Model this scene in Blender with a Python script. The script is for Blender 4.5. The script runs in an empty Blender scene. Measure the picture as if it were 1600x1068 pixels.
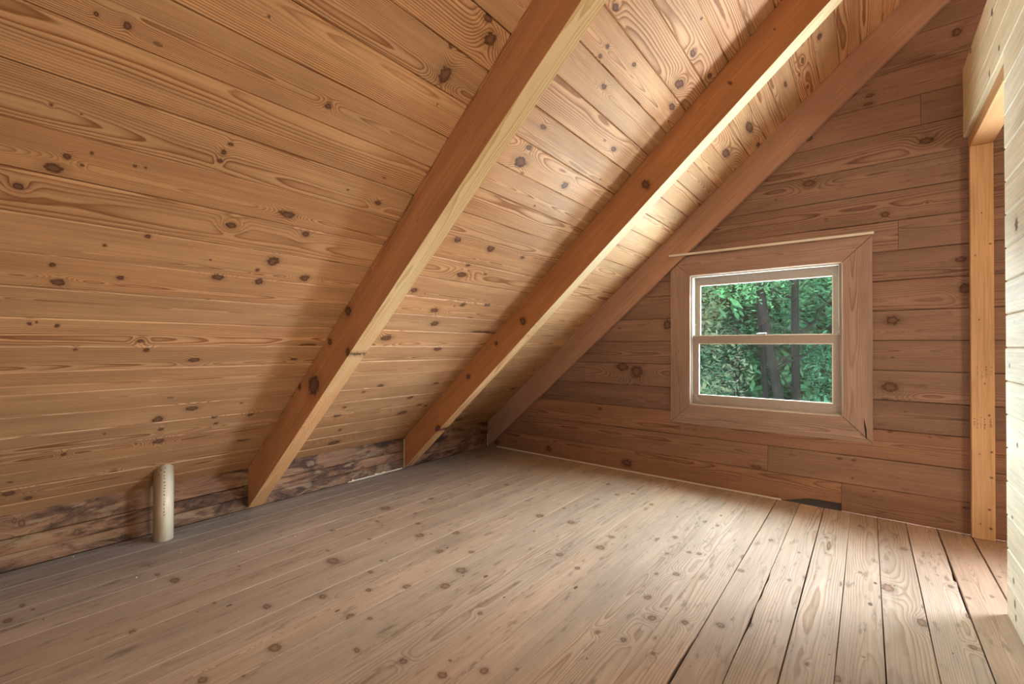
import bpy, bmesh, math, random
from mathutils import Vector, Matrix
import numpy as np

sc = bpy.context.scene
COL = sc.collection
random.seed(7)
PI = math.pi

# ---------------------------------------------------------------- dimensions (metres; gable wall y=0, knee wall x=0)
SLOPE, ZK = 0.8679, 0.2544            # roof slope, height of the knee wall
ANG = math.atan(SLOPE); CA, SA = math.cos(ANG), math.sin(ANG)
YB = -6.6                             # rear gable
XR = 4.25                             # ridge
WX = 3.474                            # face of the pale partition
OPEN_Y = -0.938                       # near edge of the partition opening
RD = 0.190                            # rafter depth

# ---------------------------------------------------------------- camera
cam = bpy.data.cameras.new('camera'); co = bpy.data.objects.new('camera', cam); COL.objects.link(co)
F, YAW, PITCH, ROLL = 698.3252, 0.67126, 0.00834, 0.00274
cam.sensor_width = 36; cam.lens = F * 36 / 1600; cam.clip_start = 0.01
f_ = Vector((-math.sin(YAW) * math.cos(PITCH), math.cos(YAW) * math.cos(PITCH), math.sin(PITCH)))
r_ = Vector((math.cos(YAW), math.sin(YAW), 0)); u_ = r_.cross(f_)
r2 = math.cos(ROLL) * r_ + math.sin(ROLL) * u_; u2 = -math.sin(ROLL) * r_ + math.cos(ROLL) * u_
m = Matrix((r2, u2, -f_)).transposed().to_4x4(); m.translation = Vector((3.0534, -3.4839, 1.0299))
co.matrix_world = m
sc.camera = co

# ---------------------------------------------------------------- sky, lamps, exposure
W_STR = 46.0
w = bpy.data.worlds.new('overcast_sky'); sc.world = w; w.use_nodes = True
bg = w.node_tree.nodes['Background']; bg.inputs[0].default_value = (0.84, 0.94, 1.06, 1); bg.inputs[1].default_value = W_STR
vs = sc.view_settings
vs.view_transform = 'Standard'; vs.look = 'None'; vs.gamma = 1; vs.use_curve_mapping = False
vs.exposure = 0.05
sc.cycles.use_denoising = True
sc.cycles.max_bounces = 5; sc.cycles.diffuse_bounces = 4; sc.cycles.glossy_bounces = 2
sc.cycles.use_adaptive_sampling = True; sc.cycles.adaptive_threshold = 0.03
sc.cycles.transparent_max_bounces = 6; sc.cycles.caustics_reflective = False; sc.cycles.caustics_refractive = False
sc.cycles.sample_clamp_indirect = 6

def area(name, loc, direction, sx, sy, power, col, portal=False, spread=180):
    l = bpy.data.lights.new(name, 'AREA'); l.shape = 'RECTANGLE'; l.size = sx; l.size_y = sy
    l.energy = power; l.color = col; l.spread = math.radians(spread)
    o = bpy.data.objects.new(name, l); COL.objects.link(o); o.location = loc
    o.rotation_euler = Vector(direction).to_track_quat('-Z', 'Z').to_euler()
    if portal: l.cycles.is_portal = True
    return o
area('window_portal', (2.4725, 0.14, 1.0755), (0, -1, 0), 0.925, 0.967, 1, (1, 1, 1), True)
area('rear_window_portal', (3.05, YB - 0.13, 1.15), (0, 1, 0), 0.4, 0.4, 1, (1, 1, 1), True)
area('right_room_portal', (4.85, 0.14, 1.1), (0, -1, 0), 1.3, 1.2, 1, (1, 1, 1), True)
area('right_room_boost_lamp', (4.95, 0.32, 1.05), (-.80, -.55, -.06), 0.45, 0.55, 40, (1.0, 0.97, 0.92))  # lamp added outside the unseen right-room window to strengthen its daylight
area('added_left_bay_fill', (6.0, -3.0, 1.10), (-1, .02, .03), 0.9, 0.9, 62, (1.0, 0.80, 0.56))  # fill lamp added in the unseen right room to light the left bay
#LIGHTS_END

# ---------------------------------------------------------------- helpers
def link(name, me, parent=None, mat=None, kind=None):
    o = bpy.data.objects.new(name, me); COL.objects.link(o)
    if parent: o.parent = parent
    if mat and me: me.materials.append(mat)
    if kind: o['kind'] = kind
    return o
def tag(o, label, cat, group=None):
    o['label'] = label; o['category'] = cat
    if group: o['group'] = group
    return o
def mesh(name, verts, faces):
    me = bpy.data.meshes.new(name); me.from_pydata([tuple(v) for v in verts], [], faces); me.update()
    bm = bmesh.new(); bm.from_mesh(me); bmesh.ops.recalc_face_normals(bm, faces=bm.faces); bm.to_mesh(me); bm.free()
    return me
class MB:
    def __init__(s): s.v = []; s.f = []
    def add(s, vs_, fs):
        n = len(s.v); s.v += [tuple(v) for v in vs_]; s.f += [tuple(i + n for i in f) for f in fs]; return s
    def box(s, a, b):
        x0, y0, z0 = a; x1, y1, z1 = b
        return s.add([(x0,y0,z0),(x1,y0,z0),(x1,y1,z0),(x0,y1,z0),(x0,y0,z1),(x1,y0,z1),(x1,y1,z1),(x0,y1,z1)],
              [(0,3,2,1),(4,5,6,7),(0,1,5,4),(1,2,6,5),(2,3,7,6),(3,0,4,7)])
    def prism(s, poly, fn, t0, t1):           # poly: 2-D points, fn(a, b, t) -> world point
        n = len(poly); V = [fn(a, b, t0) for a, b in poly] + [fn(a, b, t1) for a, b in poly]
        F_ = [tuple(range(n)), tuple(range(2*n-1, n-1, -1))] + [(i, (i+1) % n, n + (i+1) % n, n + i) for i in range(n)]
        return s.add(V, F_)
    def tube(s, pts, r, k=6):
        rings = []
        for i, p in enumerate(pts):
            p = Vector(p); a = Vector(pts[max(i-1, 0)]); b = Vector(pts[min(i+1, len(pts)-1)]); t = (b - a).normalized()
            n = t.orthogonal().normalized(); bb = t.cross(n); rr = r[i] if isinstance(r, (list, tuple)) else r
            rings.append([p + rr * (math.cos(2*PI*j/k) * n + math.sin(2*PI*j/k) * bb) for j in range(k)])
        V = [q for R_ in rings for q in R_]; F_ = []
        for i in range(len(pts) - 1):
            for j in range(k):
                F_.append((i*k+j, i*k+(j+1) % k, (i+1)*k+(j+1) % k, (i+1)*k+j))
        F_ += [tuple(range(k-1, -1, -1)), tuple(range((len(pts)-1)*k, len(pts)*k))]
        return s.add(V, F_)
    def build(s, name, mat=None, parent=None, kind=None, bevel=0):
        o = link(name, mesh(name, s.v, s.f), parent, mat, kind)
        if bevel:
            md = o.modifiers.new('bevel', 'BEVEL'); md.width = bevel; md.segments = 2; md.limit_method = 'ANGLE'
        return o

# ---------------------------------------------------------------- pine material
class NT:
    def __init__(s, name):
        s.m = bpy.data.materials.new(name); s.m.use_nodes = True; s.t = s.m.node_tree; s.n = s.t.nodes; s.l = s.t.links
        s.b = s.n['Principled BSDF']
    def put(s, sock, v):
        if hasattr(v, 'is_output'): s.l.new(v, sock)
        elif v is not None: sock.default_value = v
    def M(s, op, a, b=None, c=None, clamp=False):
        n = s.n.new('ShaderNodeMath'); n.operation = op; n.use_clamp = clamp
        for i, v in enumerate((a, b, c)): s.put(n.inputs[i], v)
        return n.outputs[0]
    def V(s, op, a, b=None, scale=None):
        n = s.n.new('ShaderNodeVectorMath'); n.operation = op; s.put(n.inputs[0], a)
        if b is not None: s.put(n.inputs[1], b)
        if scale is not None: s.put(n.inputs['Scale'], scale)
        return n.outputs['Value'] if op in ('LENGTH', 'DOT_PRODUCT', 'DISTANCE') else n.outputs[0]
    def attr(s, name, kind='OBJECT'):
        n = s.n.new('ShaderNodeAttribute'); n.attribute_type = kind; n.attribute_name = name; return n
    def noise(s, vec, scale=1., detail=2., rough=.5, dist=0.):
        n = s.n.new('ShaderNodeTexNoise'); s.put(n.inputs['Vector'], vec); n.inputs['Scale'].default_value = scale
        n.inputs['Detail'].default_value = detail; n.inputs['Roughness'].default_value = rough; n.inputs['Distortion'].default_value = dist
        return n.outputs[0]
    def ramp(s, v, a, b, lo=0., hi=1.):
        n = s.n.new('ShaderNodeMapRange'); n.interpolation_type = 'SMOOTHSTEP'; s.put(n.inputs[0], v)
        for i, x in enumerate((a, b, lo, hi)): s.put(n.inputs[i+1], x)
        return n.outputs[0]
    def mix(s, f, a, b, mode='MIX'):
        n = s.n.new('ShaderNodeMix'); n.data_type = 'RGBA'; n.blend_type = mode; n.clamp_factor = True
        s.put(n.inputs[0], f)
        for k, v in ((6, a), (7, b)): s.put(n.inputs[k], v if hasattr(v, 'is_output') else (*v, 1))
        return n.outputs[2]
    def sep(s, v):
        n = s.n.new('ShaderNodeSeparateXYZ'); s.l.new(v, n.inputs[0]); return n.outputs
    def comb(s, x, y, z):
        n = s.n.new('ShaderNodeCombineXYZ')
        for i, v in enumerate((x, y, z)): s.put(n.inputs[i], v)
        return n.outputs[0]

def pine(name, early, late, nk=0, contrast=.8, ring=.0055, age=0., agecol=(.30, .25, .20), stain=0., rough=.62, spec=.3,
         knotcol=(.105, .050, .030), mark=0., raw=False, kop=.92):
    t = NT(name); M = t.M
    P = t.n.new('ShaderNodeTexCoord').outputs['Object']; x, y, z = t.sep(P)[:3]
    s = t.attr('seed').outputs['Fac']
    V = t.V('ADD', P, t.comb(M('MULTIPLY', s, 17.3), M('MULTIPLY', s, 5.1), M('MULTIPLY', s, 9.7)))
    s1 = M('FRACT', M('MULTIPLY', s, 7.13)); s2 = M('FRACT', M('MULTIPLY', s, 3.77)); s3 = M('FRACT', M('MULTIPLY', s, 11.9))
    nA = t.noise(t.V('MULTIPLY', V, (.55, 5, 5)), 1, 2)
    nB = t.noise(t.V('MULTIPLY', V, (1.15, 3, 3)), 1, 2)
    nC = t.noise(t.V('MULTIPLY', V, (5, 30, 30)), 1, 3)
    dy = M('ADD', M('SUBTRACT', y, M('MULTIPLY', M('SUBTRACT', s1, .5), .12)), M('MULTIPLY', M('SUBTRACT', nA, .5), .05))
    dz = M('ADD', M('ADD', z, M('ADD', .008, M('MULTIPLY', s2, .07))), M('MULTIPLY', M('SUBTRACT', nB, .5), .055))
    r = M('SQRT', M('ADD', M('MULTIPLY', dy, dy), M('MULTIPLY', dz, dz)))
    r = M('ADD', r, M('MULTIPLY', M('SUBTRACT', nC, .5), .0035))
    r = M('ADD', r, M('MULTIPLY', x, M('MULTIPLY', M('SUBTRACT', s3, .5), .012)))
    kn = t.noise(t.V('MULTIPLY', V, (55, 90, 90)), 1, 3, .6)
    kmask = None; halo = None; kin = None
    for i in range(nk):
        k = t.attr('knot_%d' % i).outputs['Vector']; ku, kv, kc = t.sep(k)[:3]
        rx = M('MULTIPLY', M('FLOOR', kc), 1e-4); asp = M('MULTIPLY', M('FRACT', kc), 10.)
        ry = M('MULTIPLY', rx, asp)
        ax = M('DIVIDE', M('SUBTRACT', x, ku), rx); ay = M('DIVIDE', M('SUBTRACT', y, kv), ry)
        d2 = M('ADD', M('MULTIPLY', ax, ax), M('MULTIPLY', ay, ay))
        G = M('EXPONENT', M('MULTIPLY', d2, -.16))
        r = M('ADD', r, M('MULTIPLY', G, M('MULTIPLY', M('MINIMUM', rx, ry), 1.7)))
        dd = M('ADD', M('SQRT', d2), M('MULTIPLY', M('SUBTRACT', kn, .5), 1.35))
        kmask = dd if kmask is None else M('MINIMUM', kmask, dd)
    ph = M('DIVIDE', r, M('MULTIPLY', ring, M('ADD', .65, M('MULTIPLY', s2, .8))))
    fr = M('FRACT', ph)
    lw = M('MULTIPLY', M('POWER', fr, 2.6), M('SUBTRACT', 1., t.ramp(fr, .86, 1.)))
    lw = M('MULTIPLY', lw, 1.7)
    var = t.noise(t.V('MULTIPLY', V, (.9, 11, 11)), 1, 3)
    lw = M('MULTIPLY', lw, t.ramp(var, .3, .7, .35 * contrast, 1.1 * contrast), clamp=True)
    fib = t.noise(t.V('MULTIPLY', V, (4, 210, 210)), 1, 3, .6)
    fine = t.noise(t.V('MULTIPLY', V, (3.0, 75, 75)), 1, 3, .65)
    blot = t.noise(t.V('MULTIPLY', V, (2.4, 7, 7)), 1, 4, .55)
    colr = t.mix(lw, early, late)
    gain = M('ADD', M('ADD', .22, M('MULTIPLY', fib, .48)), M('ADD', M('MULTIPLY', blot, .52), M('MULTIPLY', fine, .54)))
    colr = t.mix(1., colr, t.comb(gain, gain, gain), 'MULTIPLY')
    if age:
        an = t.noise(t.V('MULTIPLY', V, (1.3, 6, 6)), 1, 5, .65)
        colr = t.mix(M('MULTIPLY', t.ramp(an, .35, .7), age), colr, agecol)
        sp = t.noise(t.V('MULTIPLY', V, (7, 26, 26)), 1, 3, .7)
        colr = t.mix(M('MULTIPLY', t.ramp(sp, .57, .72), age * .9), colr, tuple(c * .28 for c in agecol))
    if stain:
        sn = t.noise(t.V('MULTIPLY', V, (3.2, 9, 9)), 1, 6, .68, .6)
        colr = t.mix(M('MULTIPLY', t.ramp(sn, .40, .60), stain), colr, (.055, .030, .022))
        sn2 = t.noise(t.V('MULTIPLY', V, (4.5, 14, 14)), 1, 5, .6, .8)
        colr = t.mix(M('MULTIPLY', t.ramp(sn2, .56, .63), stain * .55), colr, (.42, .33, .22))
    if mark:                                    # small dents, pin knots and nail heads
        vo = t.n.new('ShaderNodeTexVoronoi'); t.put(vo.inputs['Vector'], t.V('MULTIPLY', V, (5.5, 11, 11))); vo.inputs['Scale'].default_value = 1
        g = t.n.new('ShaderNodeSeparateColor'); t.l.new(vo.outputs['Color'], g.inputs[0])
        size = M('MULTIPLY', g.outputs[0], .085)
        mk = M('MULTIPLY', M('LESS_THAN', vo.outputs['Distance'], size), M('GREATER_THAN', g.outputs[1], .45))
        colr = t.mix(M('MULTIPLY', mk, mark), colr, tuple(c * .30 for c in late))
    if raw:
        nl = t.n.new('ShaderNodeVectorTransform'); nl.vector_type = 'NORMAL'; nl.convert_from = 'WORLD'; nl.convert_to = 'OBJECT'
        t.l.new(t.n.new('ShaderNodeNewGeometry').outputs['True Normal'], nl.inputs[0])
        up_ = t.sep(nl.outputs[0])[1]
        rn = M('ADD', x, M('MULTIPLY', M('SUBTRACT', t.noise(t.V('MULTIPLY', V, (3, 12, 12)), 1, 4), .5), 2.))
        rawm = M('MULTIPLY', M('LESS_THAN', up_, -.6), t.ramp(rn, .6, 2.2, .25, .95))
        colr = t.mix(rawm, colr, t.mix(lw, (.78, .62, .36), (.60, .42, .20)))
    tint = t.attr('tint').outputs['Vector']
    colr = t.mix(1., colr, tint, 'MULTIPLY')
    if nk:
        colr = t.mix(t.ramp(kmask, 2.3, .9, 0., .32), colr, tuple(c * .55 for c in late))
        core = t.mix(t.ramp(M('ADD', kmask, M('MULTIPLY', M('SINE', M('MULTIPLY', kmask, 26.)), .10)), .35, .85), tuple(c * 1.9 for c in knotcol), tuple(c * .75 for c in knotcol))
        colr = t.mix(t.ramp(kmask, 1.18, .80, 0., kop), colr, core)
    t.l.new(colr, t.b.inputs['Base Color'])
    t.put(t.b.inputs['Roughness'], M('ADD', rough - .08, M('MULTIPLY', fib, .18)))
    t.b.inputs['Specular IOR Level'].default_value = spec
    h = M('ADD', M('MULTIPLY', fib, .35), M('MULTIPLY', lw, -.5))
    h = M('ADD', h, M('MULTIPLY', blot, 1.0))
    bp = t.n.new('ShaderNodeBump'); bp.inputs['Strength'].default_value = .35; bp.inputs['Distance'].default_value = .0012
    t.l.new(h, bp.inputs['Height']); t.l.new(bp.outputs[0], t.b.inputs['Normal'])
    return t.m

def plain(name, c, rough=.6, nscale=20., amp=.15, spec=.3, metal=0.):
    t = NT(name); P = t.n.new('ShaderNodeTexCoord').outputs['Object']
    g = t.M('ADD', 1 - amp / 2, t.M('MULTIPLY', t.noise(P, nscale, 4, .6), amp))
    t.l.new(t.mix(1., c, t.comb(g, g, g), 'MULTIPLY'), t.b.inputs['Base Color'])
    t.b.inputs['Roughness'].default_value = rough; t.b.inputs['Specular IOR Level'].default_value = spec; t.b.inputs['Metallic'].default_value = metal
    return t.m

_pc = {}
PRE = {
 'roof':  dict(early=(.69, .420, .222), late=(.35, .155, .065), contrast=1.2, ring=.0050, mark=.6, rough=.5),
 'floor': dict(early=(.60, .465, .362), late=(.40, .265, .175), contrast=.95, ring=.0050, mark=.9, age=.50, agecol=(.37, .300, .235), rough=.62, spec=.2, knotcol=(.17, .095, .060), kop=.78),
 'gable': dict(early=(.37, .225, .155), late=(.19, .095, .062), contrast=1.15, ring=.0065, mark=.5, age=.35, agecol=(.18, .115, .082)),
 'knee':  dict(early=(.34, .205, .130), late=(.19, .090, .052), contrast=.7, ring=.006, mark=.8, stain=.95),
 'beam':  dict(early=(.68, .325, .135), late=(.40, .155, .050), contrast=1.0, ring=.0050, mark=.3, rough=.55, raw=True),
 'wall':  dict(early=(.90, .840, .670), late=(.78, .650, .430), contrast=.5, ring=.0075, mark=.2, rough=.55),
 'stud':  dict(early=(.66, .430, .235), late=(.52, .300, .140), contrast=.35, ring=.006, mark=0., rough=.6),
 'reddish':dict(early=(.54, .320, .215), late=(.36, .190, .120), contrast=.8, ring=.0045, mark=.2, rough=.6),
 'casing':dict(early=(.43, .290, .225), late=(.25, .150, .110), contrast=.9, ring=.0050, mark=.1, rough=.6),
}
def wood(kind, n):
    nk = next(c for c in (0, 1, 3, 6, 10, 14) if c >= n)
    if (kind, nk) not in _pc: _pc[kind, nk] = pine('%s_pine_%d' % (kind, nk), nk=nk, **PRE[kind])
    return _pc[kind, nk]

KNOTS = {
'ceil': [(-3.237,2.294,0.0099,0.0106), (-3.289,2.290,0.0060,0.0066), (-2.759,2.314,0.0136,0.0113), (-3.320,1.874,0.0266,0.0189), (-3.378,1.798,0.0146,0.0129), (-3.300,1.917,0.0092,0.0112), (-3.339,2.045,0.0035,0.0041), (-2.980,2.058,0.0096,0.0094), (-2.982,2.027,0.0075,0.0074), (-2.736,1.895,0.0350,0.0189), (-2.891,1.803,0.0200,0.0151), (-2.983,2.463,0.0046,0.0042), (-3.287,2.044,0.0022,0.0026), (-3.270,1.902,0.0056,0.0044), (-3.167,1.938,0.0054,0.0060), (-3.144,1.941,0.0046,0.0051), (-3.256,1.945,0.0048,0.0056), (-3.193,1.644,0.0072,0.0069), (-3.099,1.702,0.0095,0.0110), (-3.296,1.543,0.0089,0.0121), (-3.279,1.473,0.0208,0.0185), (-3.139,1.516,0.0133,0.0126), (-3.326,1.284,0.0070,0.0106), (-3.263,1.277,0.0076,0.0110), (-3.036,1.203,0.0129,0.0124), (-3.010,1.151,0.0116,0.0154), (-2.837,1.086,0.0277,0.0174), (-2.766,0.723,0.0347,0.0227), (-2.885,0.657,0.0259,0.0364), (-2.857,0.571,0.0133,0.0156), (-2.846,0.466,0.0273,0.0254), (-2.648,0.633,0.0189,0.0222), (-2.627,0.567,0.0128,0.0127), (-2.476,0.612,0.0177,0.0153), (-2.712,1.674,0.0270,0.0278), (-2.752,1.622,0.0092,0.0091), (-2.643,1.827,0.0177,0.0156), (-2.564,1.609,0.0254,0.0215), (-2.728,1.565,0.0200,0.0199), (-2.870,1.564,0.0234,0.0194), (-2.891,1.801,0.0188,0.0133), (-2.381,1.175,0.0662,0.0246), (-2.414,1.076,0.0221,0.0103), (-2.440,0.360,0.0421,0.0229), (-3.174,0.464,0.0103,0.0146), (-2.913,1.641,0.0046,0.0049), (-2.554,0.731,0.0079,0.0096), (-2.933,0.470,0.0052,0.0083), (-3.058,0.589,0.0052,0.0086), (-3.311,1.290,0.0043,0.0064), (-3.319,0.201,0.0286,0.0241), (-3.258,0.126,0.0192,0.0210), (-2.982,0.237,0.0187,0.0150), (-3.174,0.460,0.0110,0.0164), (-2.453,2.574,0.0290,0.0362), (-2.421,2.478,0.0049,0.0034), (-2.486,2.654,0.0103,0.0073), (-2.573,2.057,0.0065,0.0052), (-2.434,2.041,0.0166,0.0125), (-1.965,3.087,0.0249,0.0149), (-1.878,2.987,0.0161,0.0091), (-1.879,2.945,0.0162,0.0092), (-1.749,2.878,0.0235,0.0126), (-1.391,2.710,0.0314,0.0148), (-1.911,2.611,0.0246,0.0138), (-1.906,2.508,0.0253,0.0143), (-1.526,2.439,0.0311,0.0218), (-1.899,2.438,0.0517,0.0293), (-1.622,2.278,0.0131,0.0069), (-1.223,3.026,0.0416,0.0189), (-1.311,3.106,0.0440,0.0212), (-2.416,2.786,0.0217,0.0138), (-2.369,2.744,0.0310,0.0279), (-1.674,3.016,0.0189,0.0106), (-1.945,1.974,0.0295,0.0262), (-1.696,1.972,0.0318,0.0308), (-1.413,1.965,0.0238,0.0125), (-1.766,1.837,0.0194,0.0119), (-1.994,1.619,0.0265,0.0205), (-1.767,1.490,0.0372,0.0237), (-1.589,1.553,0.0268,0.0169), (-1.387,1.576,0.0302,0.0177), (-1.689,1.382,0.0370,0.0256), (-1.445,1.447,0.0285,0.0152), (-1.958,1.246,0.0456,0.0290), (-1.511,1.148,0.0439,0.0217), (-1.750,0.785,0.0298,0.0197), (-1.846,0.731,0.0149,0.0137), (-1.402,0.605,0.0333,0.0235), (-1.909,0.577,0.0206,0.0133), (-1.920,0.491,0.0317,0.0246), (-1.357,0.408,0.0564,0.0275), (-1.254,0.763,0.0316,0.0236), (-1.784,0.129,0.0581,0.0336), (-1.814,0.299,0.0184,0.0191), (-1.363,-0.040,0.0332,0.0329), (-1.240,0.493,0.0275,0.0223), (-1.163,0.465,0.0230,0.0184), (-0.557,0.141,0.0579,0.0314), (-1.222,1.318,0.1498,0.0222), (-1.761,1.767,0.0463,0.0213), (-1.599,1.803,0.0145,0.0085), (-0.156,0.566,0.0500,0.0235), (-2.390,1.175,0.0075,0.0098), (-1.381,3.224,0.0314,0.0158), (-1.139,3.236,0.0258,0.0121), (-1.302,3.116,0.0407,0.0196), (-0.474,3.668,0.0439,0.0112), (-0.422,3.548,0.0454,0.0111), (-0.522,3.780,0.0384,0.0180), (-0.061,3.279,0.0454,0.0166), (-0.354,3.097,0.0889,0.0303), (-0.156,3.666,0.0249,0.0066), (-0.373,3.634,0.0251,0.0074), (-0.365,3.283,0.1051,0.0284)],
'gable': [(2.760,2.388,0.0259,0.0212), (2.989,2.599,0.0235,0.0135), (3.072,2.562,0.0246,0.0147), (3.064,2.513,0.0288,0.0125), (3.325,2.214,0.0410,0.0252), (2.760,2.094,0.0447,0.0273), (3.141,1.823,0.0278,0.0188), (2.851,1.845,0.0113,0.0059), (3.451,2.785,0.0257,0.0289), (3.462,1.516,0.0317,0.0195), (3.480,1.350,0.0299,0.0382), (3.327,1.859,0.0081,0.0057), (3.139,0.717,0.0198,0.0079), (3.171,1.187,0.0391,0.0334), (3.159,0.526,0.0137,0.0079), (3.159,0.789,0.0490,0.0386), (1.835,1.195,0.0407,0.0516), (1.583,0.823,0.0666,0.0638), (1.462,0.855,0.0694,0.0434), (0.727,0.072,0.0369,0.0264), (1.254,0.489,0.0231,0.0148), (1.500,0.067,0.0608,0.0358), (0.088,0.047,0.0512,0.0326), (0.950,0.924,0.0145,0.0088), (2.452,0.196,0.0422,0.0136), (3.082,0.156,0.0100,0.0042), (2.980,0.215,0.0067,0.0060), (2.987,0.327,0.0149,0.0079), (3.478,0.145,0.0207,0.0082), (2.915,0.327,0.0154,0.0098), (3.333,0.515,0.0057,0.0055)],
'floor': [(-2.862,0.677,0.0219,0.0336), (-2.817,1.007,0.0070,0.0133), (-2.896,0.431,0.0046,0.0114), (-3.273,0.508,0.0063,0.0114), (-3.296,0.438,0.0103,0.0214), (-3.256,0.631,0.0033,0.0086), (-2.635,0.758,0.0060,0.0109), (-2.991,1.451,0.0157,0.0248), (-2.905,1.527,0.0061,0.0104), (-3.067,0.992,0.0125,0.0286), (-2.896,0.558,0.0103,0.0192), (-3.340,0.539,0.0161,0.0254), (-2.334,1.052,0.0338,0.0466), (-1.760,0.665,0.0360,0.0455), (-1.460,0.750,0.0212,0.0248), (-1.697,0.879,0.0139,0.0171), (-1.786,1.013,0.0168,0.0205), (-1.916,0.800,0.0127,0.0173), (-1.931,0.864,0.0119,0.0161), (-2.149,0.721,0.0155,0.0225), (-2.084,0.977,0.0103,0.0144), (-1.886,1.144,0.0305,0.0372), (-1.740,1.275,0.0245,0.0282), (-1.947,1.376,0.0229,0.0279), (-1.855,1.505,0.0168,0.0178), (-2.456,0.732,0.0083,0.0146), (-2.295,0.932,0.0089,0.0137), (-2.189,1.232,0.0089,0.0119), (-2.175,1.258,0.0070,0.0093), (-2.285,1.285,0.0129,0.0173), (-2.260,1.513,0.0219,0.0274), (-2.377,1.406,0.0144,0.0197), (-2.523,1.303,0.0172,0.0232), (-2.697,1.200,0.0173,0.0246), (-2.487,1.582,0.0086,0.0119), (-2.529,1.518,0.0225,0.0315), (-2.618,1.699,0.0119,0.0165), (-2.516,2.010,0.0173,0.0204), (-2.421,2.100,0.0180,0.0188), (-2.203,1.884,0.0120,0.0127), (-2.456,1.981,0.0056,0.0064), (-2.045,1.635,0.0068,0.0073), (-2.016,1.593,0.0303,0.0347), (-1.081,0.740,0.0172,0.0178), (-0.905,0.958,0.0223,0.0201), (-2.553,1.866,0.0149,0.0189), (-2.153,1.637,0.0254,0.0292), (-2.787,1.472,0.0239,0.0314), (-1.249,1.498,0.0313,0.0286), (-1.217,1.696,0.0276,0.0239), (-1.601,1.865,0.0215,0.0207), (-1.663,1.997,0.0177,0.0153), (-1.252,1.969,0.0216,0.0218), (-1.405,1.982,0.0301,0.0312), (-1.128,2.178,0.0302,0.0162), (-1.039,2.238,0.0201,0.0173), (-1.485,2.304,0.0155,0.0104), (-1.431,2.374,0.0225,0.0183), (-1.172,2.352,0.0183,0.0132), (-1.159,2.396,0.0207,0.0146), (-0.716,2.304,0.0204,0.0119), (-0.727,2.377,0.0173,0.0112), (-1.693,2.346,0.0230,0.0170), (-1.818,2.412,0.0249,0.0211), (-1.723,2.433,0.0090,0.0061), (-2.003,2.381,0.0163,0.0125), (-2.024,2.291,0.0147,0.0111), (-2.007,2.489,0.0105,0.0084), (-1.925,2.466,0.0100,0.0056), (-1.057,2.572,0.0280,0.0105), (-1.213,2.597,0.0189,0.0185), (-1.633,2.712,0.0241,0.0085), (-1.702,2.626,0.0209,0.0185), (-0.632,1.952,0.0209,0.0155), (-0.422,1.534,0.0235,0.0157), (-0.505,1.770,0.0199,0.0165), (-0.594,1.693,0.0205,0.0185), (-0.764,1.634,0.0150,0.0102), (-1.050,1.546,0.0137,0.0114), (-2.350,2.177,0.0077,0.0076), (-2.168,2.327,0.0059,0.0049), (-1.257,2.273,0.0152,0.0116), (-1.768,2.519,0.0202,0.0147), (-0.531,2.878,0.0164,0.0102), (-0.222,3.018,0.0185,0.0100), (-0.449,3.197,0.0280,0.0163), (-0.979,3.120,0.0503,0.0260), (-1.216,3.212,0.0401,0.0218), (-0.795,3.332,0.0185,0.0107), (-1.291,3.336,0.0189,0.0126), (-0.871,3.376,0.0157,0.0102), (-1.100,2.831,0.0197,0.0067), (-1.065,2.962,0.0266,0.0057), (-1.171,2.782,0.0158,0.0078), (-0.831,2.784,0.0127,0.0059), (-0.891,3.026,0.0147,0.0092), (-1.744,2.897,0.0150,0.0067), (-1.092,3.091,0.0162,0.0048), (-1.075,3.223,0.0142,0.0053), (-1.048,3.354,0.0246,0.0104), (-0.797,3.455,0.0152,0.0080), (-0.759,2.650,0.0252,0.0127), (-1.643,2.952,0.0043,0.0024), (-1.762,2.978,0.0235,0.0135), (-0.645,2.896,0.0788,0.0099), (-0.545,3.516,0.0113,0.0079)],
'wall': [(-0.734,2.452,0.0195,0.0244), (-0.240,2.549,0.0212,0.0170), (-0.861,2.235,0.0175,0.0138), (-1.097,0.678,0.0140,0.0118), (-1.026,0.399,0.0140,0.0073), (-1.034,0.168,0.0139,0.0153), (-1.055,0.092,0.0136,0.0220), (-1.067,0.047,0.0135,0.0154), (-0.998,0.960,0.0115,0.0097), (-0.680,2.218,0.0153,0.0181), (-1.108,1.470,0.0261,0.0280)],
'r2': [(1.559,-0.106,0.0330,0.0345), (1.281,-0.064,0.0192,0.0190), (0.918,-0.073,0.0254,0.0237), (0.391,-0.174,0.0389,0.0285), (2.677,-0.114,0.0266,0.0346), (3.535,-0.073,0.0044,0.0072), (3.270,-0.087,0.0091,0.0143)],
'r1': [(1.465,-0.027,0.0313,0.0328), (1.339,-0.175,0.0237,0.0229), (1.245,-0.032,0.0216,0.0224), (0.859,-0.012,0.0232,0.0216), (0.981,-0.099,0.0756,0.0639)],
'knee': [(-1.494,0.087,0.0196,0.0128), (-1.686,0.097,0.0113,0.0077), (-1.391,0.040,0.0323,0.0190), (-1.790,0.044,0.0341,0.0180), (-1.764,0.138,0.0128,0.0070), (-1.516,0.045,0.0067,0.0044), (-3.270,0.205,0.0150,0.0226), (-3.292,0.223,0.0092,0.0140), (-3.085,0.106,0.0172,0.0186)],
'stud': [(1.751,3.538,0.0049,0.0034), (1.580,3.569,0.0048,0.0053), (1.524,3.512,0.0049,0.0034), (1.176,3.527,0.0048,0.0034), (0.666,3.562,0.0058,0.0059), (0.834,3.545,0.0048,0.0033), (0.472,3.570,0.0058,0.0053), (0.455,3.525,0.0048,0.0034), (0.337,3.569,0.0058,0.0066), (0.166,3.560,0.0059,0.0066), (0.084,3.527,0.0058,0.0027), (0.066,3.565,0.0078,0.0066)],
}

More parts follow.
